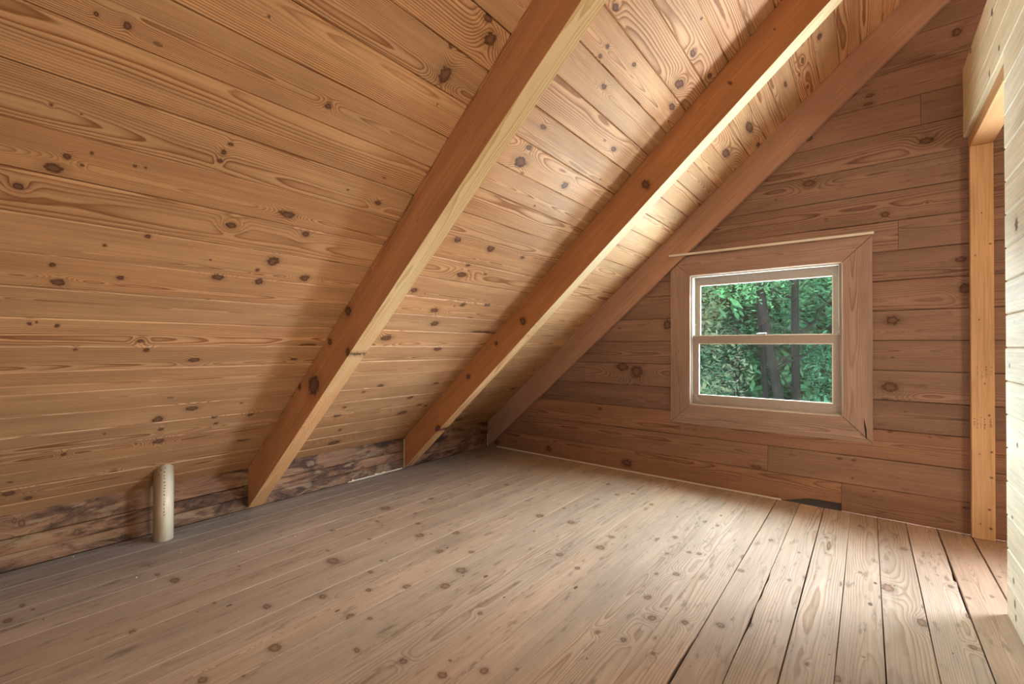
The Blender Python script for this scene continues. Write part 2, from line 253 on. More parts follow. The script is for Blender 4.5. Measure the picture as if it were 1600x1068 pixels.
def roofpt(y, s): return Vector((s * CA, y, ZK + s * SA))
def rafpt(y0): return lambda a, b: Vector((a * CA - b * SA, y0, ZK + a * SA + b * CA))
Y1, Y2 = -2.3072, -1.0906
PT = {'ceil': roofpt, 'floor': lambda a, b: Vector((b, a, 0)), 'gable': lambda a, b: Vector((a, 0, b)),
      'knee': lambda a, b: Vector((0, a, b)), 'wall': lambda a, b: Vector((WX, a, b)), 'r1': rafpt(Y1), 'r2': rafpt(Y2),
      'stud': lambda a, b: Vector((b, -.04, a))}
KW = {k: [(PT[k](a, b), ra * .74, rb * .74) for a, b, ra, rb in v] for k, v in KNOTS.items()}

def finish(o, kind, plane, L, W, tint=None, jit=.07, spare=0):
    """seed, tint and knots of one board; o already has its matrix"""
    inv = o.matrix_world.inverted(); ks = []
    for p, ra, rb in KW.get(plane, ()):
        q = inv @ p
        if -.001 <= q.x <= L and abs(q.y - W[0]) <= W[1] / 2 and abs(q.z) < .03: ks.append((q.x, q.y, ra, rb))
    for _ in range(spare):
        a = random.uniform(.002, .006)
        ks.append((random.uniform(0, L), W[0] + random.uniform(-.4, .4) * W[1], a * random.uniform(.9, 1.7), a))
    ks = ks[:14]
    mat = wood(kind, len(ks)); nk = int(mat.name.rsplit('_', 1)[1].split('.')[0])
    for i in range(nk):
        if i < len(ks):
            u, v, ra, rb = ks[i]; asp = min(max(rb / ra, .06), 9.) / 10
            o['knot_%d' % i] = [float(u), float(v), float(max(1, round(ra * 1e4)) + asp)]
        else: o['knot_%d' % i] = [-50., 0., 100.1]
    o['seed'] = random.uniform(0.05, 9.9)
    b = 1 + random.uniform(-jit, jit); c = random.uniform(-jit, jit) * .35; t0 = tint or (1, 1, 1)
    o['tint'] = [t0[0] * b * (1 + c), t0[1] * b, t0[2] * b * (1 - c)]
    o.data.materials.clear(); o.data.materials.append(mat)

def frame(O, X, Z):
    X = Vector(X).normalized(); Z = Vector(Z).normalized(); Y = Z.cross(X)
    mm = Matrix((X, Y, Z)).transposed().to_4x4(); mm.translation = Vector(O); return mm

def plank(kind, plane, O, X, Z, L, W, T=.019, parent=None, name='plank', tint=None, ch=.0022, wob=.0006, notch=None,
          jit=.07, lift=.0006, seg=None, spare=0, tilt=0.):
    """board: local x along the length, visible face at local z = 0; O = middle of its starting end"""
    seg = seg or max(2, int(L / .35)); V = []; Fs = []
    ph = random.uniform(0, 50)
    xs = sorted(set([L * i / seg for i in range(seg + 1)] + [n[0] for n in (notch or []) if 0 < n[0] < L]))
    dz0 = random.uniform(-lift, lift); tl = random.uniform(-tilt, tilt)
    for xx in xs:
        hl = W / 2 + wob * math.sin(xx * 3.1 + ph); hr = W / 2 + wob * math.sin(xx * 2.3 + ph * 2)
        for n in (notch or []):
            if abs(n[0] - xx) < 1e-6:
                if n[1] < 0: hl += n[1]
                else: hr -= n[1]
        dz = dz0 + lift * .5 * math.sin(xx * 1.7 + ph)
        V += [(xx, -hl, -T), (xx, -hl, -ch * 1.2 + dz - tl), (xx, -hl + ch, dz - tl), (xx, hr - ch, dz + tl), (xx, hr, -ch * 1.2 + dz + tl), (xx, hr, -T)]
    n = len(xs)
    for i in range(n - 1):
        for j in range(6):
            Fs.append((i*6+j, i*6+(j+1) % 6, (i+1)*6+(j+1) % 6, (i+1)*6+j))
    Fs += [(5, 4, 3, 2, 1, 0), tuple(range((n-1)*6, n*6))]
    o = link(name, mesh(name, V, Fs), parent); o.matrix_world = frame(O, X, Z)
    finish(o, kind, plane, L, (0, W), tint, jit, spare)
    return o

M_back = plain('dark_gap_wood', (.05, .032, .02), .9)
M_out = plain('outer_sheathing', (.20, .15, .11), .9)
NX, NY = Vector((1, 0, 0)), Vector((0, 1, 0))

# ================================================================ SETTING: floor
fl = MB().box((-.05, YB, -.14), (XR * 2 + .05, 0.0, -.0215)).build('floor', M_back, kind='structure')
fj = [0.0] + [.0730 + .13175 * k for k in range(19)] + [2.5765, 2.704, 2.836, 2.971, 3.097, 3.228, 3.360, 3.496]
while fj[-1] < 5.0: fj.append(fj[-1] + .1317)
gaps = {round(2.836, 3): .0045, 3.228: .0035, 3.360: .0055, 3.496: .0065, 2.971: .002, 3.097: .003, 2.704: .002, 2.5765: .004}
for i in range(len(fj) - 1):
    a, b = fj[i], fj[i+1]
    ga = gaps.get(round(a, 4), .0008) / 2; gb = gaps.get(round(b, 4), .0008) / 2
    x0, x1 = a + ga, b - gb; L = -YB
    notch = None
    if abs(a - 2.704) < .002: notch = [(1.13, -.0), (1.22, -.006), (1.30, -.003), (1.40, -.0055), (1.62, -.0065), (1.70, -.003), (1.86, -.0), (.93, 0.)]
    if abs(b - 2.5765) < .002: notch = [(1.9, .004), (2.05, .007), (2.2, .002)]
    if abs(b - 3.360) < .002: notch = [(.62, .004), (.72, .009), (.80, .003), (1.0, .004)]
    g = max(0., min(1., 1 - a / .75))            # boards beside the knee wall are weathered grey
    tint = (1 - .30 * g, 1 - .17 * g, 1 - .02 * g)
    if .75 < a < 2.3: tint = (1.0, .985, .96)
    if a >= 3.34: tint = (.90, .86, .82)
    plank('floor', 'floor', ((x0 + x1) / 2, 0, 0), -NY, (0, 0, 1), L, x1 - x0, parent=fl, tint=tint, notch=notch, ch=.0010, jit=.07,
          lift=.0005, spare=2 if a > 2.9 else 1, tilt=.0004)

# ================================================================ ceiling (left roof slope and the hidden right one)
def slope_panel(name, sgn):
    fn = lambda y, s, t: Vector(((XR - (XR - s * CA) * sgn) if sgn < 0 else s * CA, y, ZK + s * SA)) + Vector((-SA * sgn * t, 0, CA * t))
    fn2 = lambda y, s, t: Vector(((s * CA - SA * t) if sgn > 0 else 2 * XR - (s * CA - SA * t), y, ZK + s * SA + CA * t))
    return MB().prism([(YB - .3, -.45), (.70, -.45), (.70, XR / CA), (YB - .3, XR / CA)], fn2, .0215, .12).build(name, M_back, kind='structure')
ce = slope_panel('ceiling', 1)
SR = XR / CA; s0 = .094 - .135; j = 0; edges = []
while s0 + .135 * j < SR: edges.append(max(s0 + .135 * j, 0.0)); j += 1
edges.append(SR)
NIN = Vector((SA, 0, -CA))
for i in range(len(edges) - 1):
    a, b = edges[i], edges[i+1]
    if b - a < .01: continue
    O = roofpt(0, (a + b) / 2)
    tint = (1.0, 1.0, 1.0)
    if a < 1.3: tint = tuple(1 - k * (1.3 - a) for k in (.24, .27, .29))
    plank('roof', 'ceil', O, -NY, NIN, -YB, b - a - .0016, parent=ce, ch=.0045 if i % 3 else .003, tint=tint, jit=.08, lift=.0012, tilt=.0012, spare=1)
cr = slope_panel('ceiling_right', -1)
for i in range(0, len(edges) - 1):
    a, b = edges[i], edges[i+1]
    if b - a < .01: continue
    c = (a + b) / 2
    plank('roof', None, (2 * XR - c * CA, YB, ZK + c * SA), NY, (-SA, 0, -CA), -YB, b - a - .0016, parent=cr, ch=.003)

# ================================================================ knee wall (left)
kw = MB().box((-.14, YB, -.14), (-.0215, 0, ZK + .02)).build('wall_left', M_back, kind='structure')
for a, b, ch in ((.0, .076, .003), (.076, .146, .003), (.146, ZK + .004, .003)):
    for ya, yb in ((0, -1.02), (-1.02, -2.28), (-2.28, -3.9), (-3.9, YB)):
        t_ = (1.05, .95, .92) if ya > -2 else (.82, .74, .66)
        plank('knee', 'knee', (0, ya - .0005, (a + b) / 2), -NY, NX, ya - yb - .001, b - a - .0018, parent=kw, ch=ch, tint=t_, jit=.12, lift=.0015)
kw2 = MB().box((2 * XR, YB, -.14), (2 * XR + .12, 0, ZK + .02)).build('wall_far_right', M_out, kind='structure')

# ================================================================ front gable wall with the window opening
HX0, HX1, HZ0, HZ1 = 2.010, 2.935, .592, 1.559
def zroof(x): return ZK + SLOPE * (x if x <= XR else 2 * XR - x)
def gable_back(name, y0, y1, holes, mat):
    mb = MB(); xs = sorted({-.05, XR, 2 * XR + .05} | {h[0] for h in holes} | {h[1] for h in holes})
    fn = lambda a, b, t: Vector((a, t, b))
    for a, b in zip(xs, xs[1:]):
        zs = [(-.14, None)]
        h = [h for h in holes if h[0] <= a + 1e-6 and h[1] >= b - 1e-6]
        if h: zs = [(-.14, h[0][2]), (h[0][3], None)]
        for z0, z1 in zs:
            if z1 is None: mb.prism([(a, z0), (b, z0), (b, zroof(b) + .03), (a, zroof(a) + .03)], fn, y0, y1)
            else: mb.prism([(a, z0), (b, z0), (b, z1), (a, z1)], fn, y0, y1)
    return mb.build(name, mat, kind='structure')
gb = gable_back('wall_front', .0215, .14, [(HX0, HX1, HZ0, HZ1), (4.2, 5.5, .5, 1.7)], M_back)
P_ = .178
butts = {0: [2.925], 1: [2.52], 2: [1.93], 4: [1.1], 9: [3.2], 13: [3.3], 16: [3.1]}
tints = {0: (1.10, .97, .80), 1: (1.15, 1.0, .86), 2: (1.12, .98, .86), 3: (.84, .84, .86), 4: (1.0, 1.0, .98)}  # low rows: warmer board colour, with the warm lit patch put into it
row = 0
while row * P_ < zroof(XR):
    z0, z1 = row * P_, (row + 1) * P_ - .0022
    xl = max(0., (z0 - ZK) / SLOPE - .0); xr = 4.18 if z0 < 2.2 and z1 > .55 else min(2 * XR, 2 * XR - xl)
    xr = min(xr, 2 * XR - xl)
    segs = [xl] + [b for b in butts.get(row, []) if b > xl] + [xr]
    pieces = []
    for a, b in zip(segs, segs[1:]):
        if z1 > HZ0 + .03 and z0 < HZ1 - .03 and a < HX0 and b > HX1: pieces += [(a, HX0 - .008), (HX1 + .008, b)]
        elif z1 > HZ0 + .03 and z0 < HZ1 - .03 and a < HX1 < b: pieces += [(HX1 + .008, b)]
        else: pieces.append((a, b))
    for a, b in pieces:
        zt = z1; L = b - a - .0016
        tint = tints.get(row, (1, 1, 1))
        if row in (0, 1, 2) and a > 2.4: tint = (1.02, .95, .86)  # weaker warm tint right of the painted patch
        if row == 0 and b < 3.0:      # the lowest board has a broken away bottom corner
            V2 = [(0, -.089), (2.60, -.089), (2.68, -.066), (2.74, -.047), (2.80, -.042), (b - a - .002, -.040), (b - a - .002, .087), (0, .087)]
            fn = lambda p, q, t: Vector((p, q, t))
            mb = MB().prism(V2, fn, -.019, 0); o = link('plank', mesh('plank', mb.v, mb.f), gb)
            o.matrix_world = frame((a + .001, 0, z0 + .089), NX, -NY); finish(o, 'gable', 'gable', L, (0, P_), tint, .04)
            continue
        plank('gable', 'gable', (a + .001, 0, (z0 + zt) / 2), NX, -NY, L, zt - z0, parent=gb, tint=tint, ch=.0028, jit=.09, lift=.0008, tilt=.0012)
    row += 1

# rear gable, never in view, with the window that lights the loft from behind the camera
rb = gable_back('wall_back', YB - .14, YB, [(2.85, 3.25, .95, 1.35)], M_out)

# ================================================================ pale partition on the right with its opening
wr = MB()
wr.box((3.4945, -2.30, 0), (3.5815, OPEN_Y - .012, 2.57)).box((3.4945, YB, 0), (3.5815, -3.38, 2.57)).box((3.4945, -3.38, 2.20), (3.5815, -2.30, 2.57)).box((3.4945, OPEN_Y - .012, 2.215), (3.5815, -.001, 2.57))  # includes a second gap out of view, added to pass the fill light
wr = wr.build('wall_right', M_out, kind='structure')
for k in range(20):
    za, zb = .1285 * k, .1285 * (k + 1) - .0015
    if k == 17: za = 2.186
    y0 = -.002 if k >= 17 else OPEN_Y + random.uniform(-.002, .002)
    segs = [(y0, YB)] if k > 16 else [(y0, -2.28), (-3.4, YB)]
    if k == 17: segs = [(y0, -2.6), (-2.6, YB)]
    if k == 18: segs = [(y0, -.345), (-.345, YB)]
    for ya, yb_ in segs:
        plank('wall', 'wall', (WX, ya - .0004, (za + zb) / 2), -NY, -NX, ya - yb_ - .001, zb - za, parent=wr, ch=.004, jit=.035,
              tint=(.95, .90, .80) if k >= 16 else None, lift=.0008, wob=.0004)
    for ya, yb_ in segs:
        plank('gable', None, (3.601, yb_, (za + zb) / 2), NY, NX, ya - yb_, zb - za, parent=wr, ch=.003, jit=.03)
hb = MB().box((3.4935, OPEN_Y - .005, 2.121), (3.5825, -.0005, 2.2145))
def member(mb, name, O, X, Z, L, kind, plane, label, cat, W=(0, .2), tint=None, bevel=.002, group=None):
    """solid stick whose mesh is already in local coordinates"""
    o = mb.build(name, None, bevel=bevel); o.matrix_world = frame(O, X, Z)
    finish(o, kind, plane, L, W, tint, .02, 0)
    return tag(o, label, cat, group)
mb = MB().box((0, -.0445, -.093), (-OPEN_Y + .004, .0445, 0))
member(mb, 'header_beam', (3.538, -.0005, 2.121), -NY, (0, 0, -1), 1, 'stud', None,
       'orange-brown lumber header across the top of the opening, under pale boards', 'beam', tint=(.92, .80, .66))
mb = MB().box((0, -.0445, -.0385), (2.1195, .0445, 0))
st = member(mb, 'wall_stud', (3.5385, -.0395, .0005), (0, 0, 1), -NY, 2.12, 'stud', 'stud',
       'upright bare pine stud with faint ink stamps, against the gable wall at the opening', 'stud', (0, .09), tint=(1.0, .97, .93), bevel=.003)
# faint, illegible ink stamps on the stud
M_ink = plain('faded_brown_ink', (.30, .175, .09), .8)
def stamp(xs, z0, z1):
    mb = MB(); rr = random.Random(5)
    for (xa, wd, den) in xs:
        z = z0
        while z < z1:
            h = rr.uniform(.002, .006)
            if rr.random() < den: mb.box((xa + rr.uniform(-.0015, .0015), -.04, z), (xa + wd * rr.uniform(.4, 1), -.0396, z + h))
            z += h + rr.uniform(.001, .003)
    o = mb.build('ink_stamp', M_ink); o.parent = st; o.matrix_parent_inverse = st.matrix_world.inverted(); return o
stamp([(3.517, .005, .5), (3.534, .005, .6), (3.549, .007, .95), (3.568, .006, .6)], .860, .925)
stamp([(3.503, .008, .6), (3.515, .006, .6), (3.529, .004, .7), (3.541, .009, .8), (3.564, .009, .8)], .590, .648)

# ================================================================ rafters
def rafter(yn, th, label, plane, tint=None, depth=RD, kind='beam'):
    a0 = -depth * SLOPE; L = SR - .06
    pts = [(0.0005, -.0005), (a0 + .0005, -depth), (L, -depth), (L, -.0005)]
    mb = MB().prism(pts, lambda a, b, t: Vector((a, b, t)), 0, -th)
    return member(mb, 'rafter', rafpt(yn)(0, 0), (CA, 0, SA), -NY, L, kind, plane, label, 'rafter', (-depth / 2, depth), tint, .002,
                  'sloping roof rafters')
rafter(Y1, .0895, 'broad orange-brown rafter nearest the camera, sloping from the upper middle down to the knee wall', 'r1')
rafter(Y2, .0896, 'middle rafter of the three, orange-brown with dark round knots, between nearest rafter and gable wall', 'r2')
rafter(-.0385, .0380, 'flat reddish-brown rafter lying against the gable wall, crossing the window casing corner', None, (1, 1, 1), .196, 'reddish')

# ================================================================ window
M_sash = plain('dusty_greyish_paint', (.46, .395, .345), .7, 60, .2)
M_bead = plain('cream_bead_paint', (.86, .81, .70), .6, 60, .1)
M_jamb = plain('yellowed_jamb_paint', (.66, .56, .40), .7, 40, .25)
win = bpy.data.objects.new('window_1', None); COL.objects.link(win); win['kind'] = 'structure'
fnw = lambda a, b, t: Vector((a, t, b))
def clip(poly, a, b, c):              # keep a*x + b*y <= c
    out = []
    for i, p in enumerate(poly):
        q = poly[(i + 1) % len(poly)]; dp = a*p[0] + b*p[1] - c; dq = a*q[0] + b*q[1] - c
        if dp <= 0: out.append(p)
        if dp * dq < 0:
            s_ = dp / (dp - dq); out.append((p[0] + s_ * (q[0] - p[0]), p[1] + s_ * (q[1] - p[1])))
    return out
cw = .145
ox0, ox1, oz0, oz1 = HX0 - cw, HX1 + cw, HZ0 - cw, HZ1 + cw
zb3 = ZK - .196 / CA                  # underside line of the rafter on the gable wall
cas = {'l': [(ox0, oz0), (HX0, HZ0), (HX0, HZ1), (ox0, oz1)], 'r': [(HX1, HZ0), (ox1, oz0), (ox1, oz1), (HX1, HZ1)],
       'b': [(ox0, oz0), (ox1, oz0), (HX1, HZ0), (HX0, HZ0)], 't': [(HX0, HZ1), (HX1, HZ1), (ox1, oz1), (ox0, oz1)]}
for k, poly in cas.items():
    e = .0006
    poly = clip(poly, -SLOPE, 1, zb3 - .002)
    cx = sum(p[0] for p in poly) / len(poly); cz = sum(p[1] for p in poly) / len(poly)
    poly = [(cx + (p[0] - cx) * .997, cz + (p[1] - cz) * .997) for p in poly]
    X = NX if k in 'bt' else Vector((0, 0, 1)); O = Vector((ox0, -.019, (HZ0 + oz0) / 2 if k == 'b' else (HZ1 + oz1) / 2)) if k in 'bt' else \
        Vector(((HX0 + ox0) / 2 if k == 'l' else (HX1 + ox1) / 2, -.019, oz0))
    mw = frame(O, X, -NY); inv = mw.inverted()
    mb = MB(); V = [inv @ Vector((p[0], t, p[1])) for t in (-.019, -.0003) for p in poly]; n = len(poly)
    mb.add(V, [tuple(range(n)), tuple(range(2*n-1, n-1, -1))] + [(i, (i+1) % n, n + (i+1) % n, n + i) for i in range(n)])
    o = mb.build('casing_board', None, win, bevel=.0012); o.matrix_world = mw; finish(o, 'casing', None, 1.3, (0, .2), (1, 1, 1), .04)
# dark split in the right casing board
mb = MB().prism([(3.045, .475), (3.052, .468), (3.050, .53), (3.040, .585), (3.037, .60), (3.038, .55)], fnw, -.0198, -.0185)
mb.build('casing_split', M_back, win)
# jamb lining
J = MB()
J.box((HX0, -.001, HZ0), (HX0 + .012, .139, HZ1)); J.box((HX1 - .012, -.001, HZ0), (HX1, .139, HZ1))
J.box((HX0 + .012, -.001, HZ1 - .012), (HX1 - .012, .139, HZ1)); J.box((HX0 + .012, -.001, HZ0), (HX1 - .012, .139, HZ0 + .012))
J.build('jamb_lining', M_sash, win)
bd = MB()
for a, b in (((HX0, HZ0), (HX0 + .004, HZ1)), ((HX0 + .004, HZ1 - .005), (HX1, HZ1)), ((HX0 + .004, HZ0), (HX1 - .004, HZ0 + .004)), ((HX1 - .004, HZ0), (HX1, HZ1 - .005))):
    bd.box((a[0], -.006, a[1]), (b[0], -.0012, b[1]))
bd.build('casing_bead', M_bead, win)
for xa in (HX0 + .0125, HX1 - .0205):
    MB().box((xa, .016, 1.112), (xa + .008, .044, HZ1 - .013)).build('parting_stop', M_jamb, win, bevel=.001)
    MB().box((xa - .0003, .006, 1.112), (xa + .0035, .0155, HZ1 - .013)).build('parting_stop', M_bead, win, bevel=.0008)
G = NT('window_glass'); gn = G.n
gl_ = gn.new('ShaderNodeBsdfGlossy'); gl_.inputs['Roughness'].default_value = .02
tr = gn.new('ShaderNodeBsdfTransparent'); tr.inputs[0].default_value = (.90, .95, .92, 1)
dif = gn.new('ShaderNodeBsdfDiffuse'); dif.inputs[0].default_value = (.6, .62, .58, 1)
mx = gn.new('ShaderNodeMixShader'); mx2 = gn.new('ShaderNodeMixShader')
Pn = gn.new('ShaderNodeTexCoord').outputs['Object']
G.l.new(G.ramp(G.noise(Pn, 9, 5, .7), .35, .8, .02, .055), mx.inputs[0]); G.l.new(tr.outputs[0], mx.inputs[1]); G.l.new(dif.outputs[0], mx.inputs[2])
mx2.inputs[0].default_value = .05; G.l.new(mx.outputs[0], mx2.inputs[1]); G.l.new(gl_.outputs[0], mx2.inputs[2])
G.l.new(mx2.outputs[0], gn['Material Output'].inputs[0])
def sash(x0, x1, z0, z1, gx0, gx1, gz0, gz1, y0, y1, label):
    mb = MB()
    mb.box((x0, y0, z0), (gx0, y1, z1)); mb.box((gx1, y0, z0), (x1, y1, z1))
    mb.box((gx0, y0, z0), (gx1, y1, gz0)); mb.box((gx0, y0, gz1), (gx1, y1, z1))
    s_ = mb.build('sash_frame', M_sash, win, bevel=.0012)
    MB().box((gx0, (y0 + y1) / 2 - .0015, gz0), (gx1, (y0 + y1) / 2 + .0015, gz1)).build('pane', G.m, s_)
    b = MB(); w_ = .006
    for a, c in (((gx0, gz0), (gx0 + w_, gz1)), ((gx1 - w_, gz0), (gx1, gz1)), ((gx0 + w_, gz0), (gx1 - w_, gz0 + w_)), ((gx0 + w_, gz1 - w_), (gx1 - w_, gz1))):
        b.box((a[0], y0 + .0005, a[1]), (c[0], (y0 + y1) / 2 - .002, c[1]))
    b.build('glazing_bead', M_bead, s_)
    return s_
lo = sash(HX0 + .0125, HX1 - .0125, HZ0 + .0125, 1.106, 2.060, 2.884, .664, 1.052, .018, .046, '')
up = sash(HX0 + .0125, HX1 - .0125, 1.070, HZ1 - .0125, 2.062, 2.884, 1.107, 1.490, .050, .078, '')
MB().box((HX0 + .014, .0165, 1.1062), (HX1 - .014, .030, 1.1092)).build('meeting_rail_edge', M_bead, lo)
mb = MB(); mb.box((2.445, .018, 1.1093), (2.505, .044, 1.114)); mb.tube([(2.45, .028, 1.118), (2.475, .022, 1.121), (2.51, .02, 1.122)], [.004, .004, .0025], 8)
mb.build('sash_lock', plain('dull_metal', (.55, .55, .53), .4, 50, .1, .5, .6), lo)
rod = MB().prism([(1.864, 1.7135), (3.088, 1.7060), (3.088, 1.7205), (1.864, 1.7295)], fnw, -.051, -.040)
tag(rod.build('wooden_batten', M_bead, bevel=.0015), 'thin cream wooden batten lying along the top of the window casing', 'batten')

# ================================================================ trim
mb = MB().prism([(.10, 0), (2.60, 0), (2.60, .009), (.10, .009)], fnw, -.012, -.0015)
mb.build('trim_1', M_bead, kind='structure', bevel=.001)
for yy, zt in ((-1.1005, .245), (-.0465, .13)):
    MB().box((.0005, yy, .004), (.0055, yy + .006, zt)).build('trim_2' if yy < -1 else 'trim_3', M_bead, kind='structure')
rr = random.Random(3); top = []
n = 60; ya, yb_ = -1.62, -1.12
V = []; Fs = []
for i in range(n + 1):
    y = ya + (yb_ - ya) * i / n; e = min(1, i / 6 + .3)
    h = (.006 + .010 * rr.random() * (1.4 if (i < 6 or 28 < i < 40) else .5)) * e; d = .006 + .006 * rr.random()
    V += [(.0012, y, .0005), (.0012 + d, y, .0008), (.0012 + d * .5, y, h), (.0012, y, h * .8)]
for i in range(n):
    for k in range(4): Fs.append((i*4+k, i*4+(k+1) % 4, (i+1)*4+(k+1) % 4, (i+1)*4+k))
Fs += [(0, 1, 2, 3), (n*4+3, n*4+2, n*4+1, n*4)]
tag(link('ragged_filler_strip', mesh('filler', V, Fs), None, plain('off_white_filler', (.80, .74, .60), .8, 80, .3)),
    'ragged off-white filler strip along the floor edge between nearest and middle rafters', 'filler')

# ================================================================ vent pipe
px, py, pr = .128, -2.770, .0440
NP = 40; V = []; Fs = []
for i in range(NP):
    a = 2 * PI * i / NP; c_, s_ = math.cos(a), math.sin(a)
    x, y = px + pr * c_, py + pr * s_; zt = ZK + SLOPE * x - .001
    V += [(x, y, .0006), (x, y, zt)]
Fs = [(2*i, (2*i+2) % (2*NP), (2*i+3) % (2*NP), 2*i+1) for i in range(NP)] + [tuple(range(0, 2*NP, 2)), tuple(range(2*NP-1, 0, -2))]
T = NT('ivory_plastic'); Pn = T.n.new('ShaderNodeTexCoord').outputs['Object']; xx, yy, zz = T.sep(Pn)[:3]
base = T.mix(T.ramp(T.noise(T.V('MULTIPLY', Pn, (30, 30, 7)), 1, 4, .6), .4, .7), (.80, .73, .58), (.70, .59, .42))
brown_side = T.M('MULTIPLY', T.ramp(T.M('ADD', yy, T.M('MULTIPLY', T.noise(Pn, 14, 3), .03)), py + .018, py - .024), .85)  # browner on the side away from the gable
base = T.mix(brown_side, base, (.50, .34, .17))
T.l.new(base, T.b.inputs['Base Color']); T.b.inputs['Roughness'].default_value = .38
pipe = link('vent_pipe', mesh('vent_pipe', V, Fs), None, T.m)
for p in pipe.data.polygons: p.use_smooth = len(p.vertices) == 4
tag(pipe, 'short off-white plastic pipe rising from the floor into the sloped ceiling, printed vertical lettering', 'pipe')
mb = MB(); rr = random.Random(11); ang0 = math.atan2(-3.4839 - py, 3.0534 - px) + .02
z = .135
def on_pipe(a, zz_, e=.0004): return Vector((px + (pr + e) * math.cos(a), py + (pr + e) * math.sin(a), zz_))
while z < .385:
    h = rr.uniform(.006, .010); wd = .17
    for k in range(rr.choice((2, 3))):          # illegible worn letters, one below the other
        a0 = ang0 + rr.uniform(-.06, .04); z0 = z + h * rr.uniform(0, .6)
        a1, z1 = (a0 + wd * rr.uniform(.5, 1), z0 + .0028) if rr.random() < .6 else (a0 + .06, z0 + h * .6)
        mb.add([on_pipe(a0, z0), on_pipe(a1, z0), on_pipe(a1, z1), on_pipe(a0, z1)], [(0, 1, 2, 3)])
    z += h + rr.uniform(.006, .011)
mb.build('printed_lettering', plain('worn_brown_print', (.20, .10, .07), .7), pipe)
for a_, z_ in ((-.28, .375), (-.50, .352)):
    c = on_pipe(ang0 + a_, z_, .0003)
    MB().add([on_pipe(ang0 + a_ + .07 * math.cos(k), z_ + .0032 * math.sin(k)) for k in [i * PI / 4 for i in range(8)]], [tuple(range(8))]).build('rust_spot', plain('rust_red', (.25, .05, .03), .8), pipe)

# ================================================================ cobwebs and crumbs
M_web = plain('dusty_cobweb', (.85, .80, .72), .9)
mb = MB(); rr = random.Random(21)
def strand(a, b, sag, r=.0007):
    a = Vector(a); b = Vector(b); mb.tube([a.lerp(b, t) + Vector((0, 0, -sag * 4 * t * (1 - t))) for t in (0, .25, .5, .75, 1)], r, 4)
for a, b, s_ in (((2.022, -.004, .70), (2.10, .016, .60), .01), ((2.03, .0, .66), (2.19, .012, .60), .015), ((2.02, .012, .64), (2.06, .012, .62), -.01),
                 ((2.40, .012, 1.53), (2.44, .008, 1.575), -.015), ((2.44, .008, 1.575), (2.50, .006, 1.565), -.006), ((2.33, .012, 1.55), (2.33, .03, 1.49), 0),
                 ((2.60, .004, .625), (2.92, -.003, .60), .006), ((2.64, .004, .635), (2.61, .008, .598), 0), ((2.86, .01, .64), (2.93, .0, .68), .006),
                 ((2.02, .014, 1.16), (2.05, .04, 1.20), -.01), ((2.88, .03, 1.10), (2.92, .01, 1.14), .01), ((2.83, .04, 1.53), (2.92, .008, 1.45), -.02)):
    strand(a, b, s_)
for cx, cz, n_ in ((2.44, 1.525, 16), (2.885, .635, 6), (2.035, 1.14, 8), (2.907, 1.22, 8), (2.91, 1.15, 5)):
    for _ in range(n_):
        x, z, q = cx + rr.gauss(0, .018), cz + rr.gauss(0, .018), rr.uniform(.0008, .002); mb.box((x, .012, z), (x + q, .013, z + q))
tag(mb.build('cobweb', M_web, kind='stuff'), 'dusty cobweb threads and specks across the window frame', 'cobweb')
mb = MB(); rr = random.Random(8)
crumbs = [(.06, -2.66), (.10, -2.93), (.035, -2.36), (.045, -2.30), (.03, -2.42), (.5, -2.95), (.52, -2.96), (.62, -.50), (.9, -2.7), (.35, -3.1), (.30, -2.6)]
crumbs += [(rr.uniform(.02, .1), rr.uniform(-3.3, -.2)) for _ in range(26)] + [(rr.uniform(.2, 2.2), rr.uniform(-3, -.2)) for _ in range(24)]
for x, y in crumbs:
    q = rr.uniform(.0012, .0034); a = rr.uniform(0, 6.3); c_, s_ = math.cos(a) * q, math.sin(a) * q
    mb.add([(x + c_, y + s_, .001), (x - s_ * .6, y + c_ * .6, .001), (x - c_, y - s_, .001), (x, y, .001 + q)], [(0, 1, 2), (0, 1, 3), (1, 2, 3), (2, 0, 3)])
tag(mb.build('floor_crumbs', M_bead, kind='stuff'), 'scattered tiny pale crumbs and splinters on the floorboards', 'debris')

# ================================================================ woods beyond the window
def leafmat(name, a, b):
    t = NT(name); ri = t.n.new('ShaderNodeNewGeometry').outputs['Random Per Island']
    nz = t.noise(t.n.new('ShaderNodeTexCoord').outputs['Object'], 1.3, 3)
    t.l.new(t.mix(t.M('MULTIPLY', t.M('ADD', ri, t.ramp(nz, .35, .65)), .5), a, b), t.b.inputs['Base Color'])
    t.b.inputs['Roughness'].default_value = .9; t.b.inputs['Specular IOR Level'].default_value = .0
    return t.m
LEAF_A = [(.0050, .015, .0075), (.008, .024, .010), (.008, .011, .006)]
LEAF_B = [(.013, .034, .018), (.020, .048, .020), (.022, .027, .015)]
BARK = (.0025, .0022, .0020)
LM = [leafmat('deep_green_leaves', LEAF_A[0], LEAF_B[0]) , leafmat('fresh_green_leaves', LEAF_A[1], LEAF_B[1]), leafmat('olive_brown_leaves', LEAF_A[2], LEAF_B[2])]
M_bark = plain('dark_bark', BARK, .95, 8, .5, 0.)
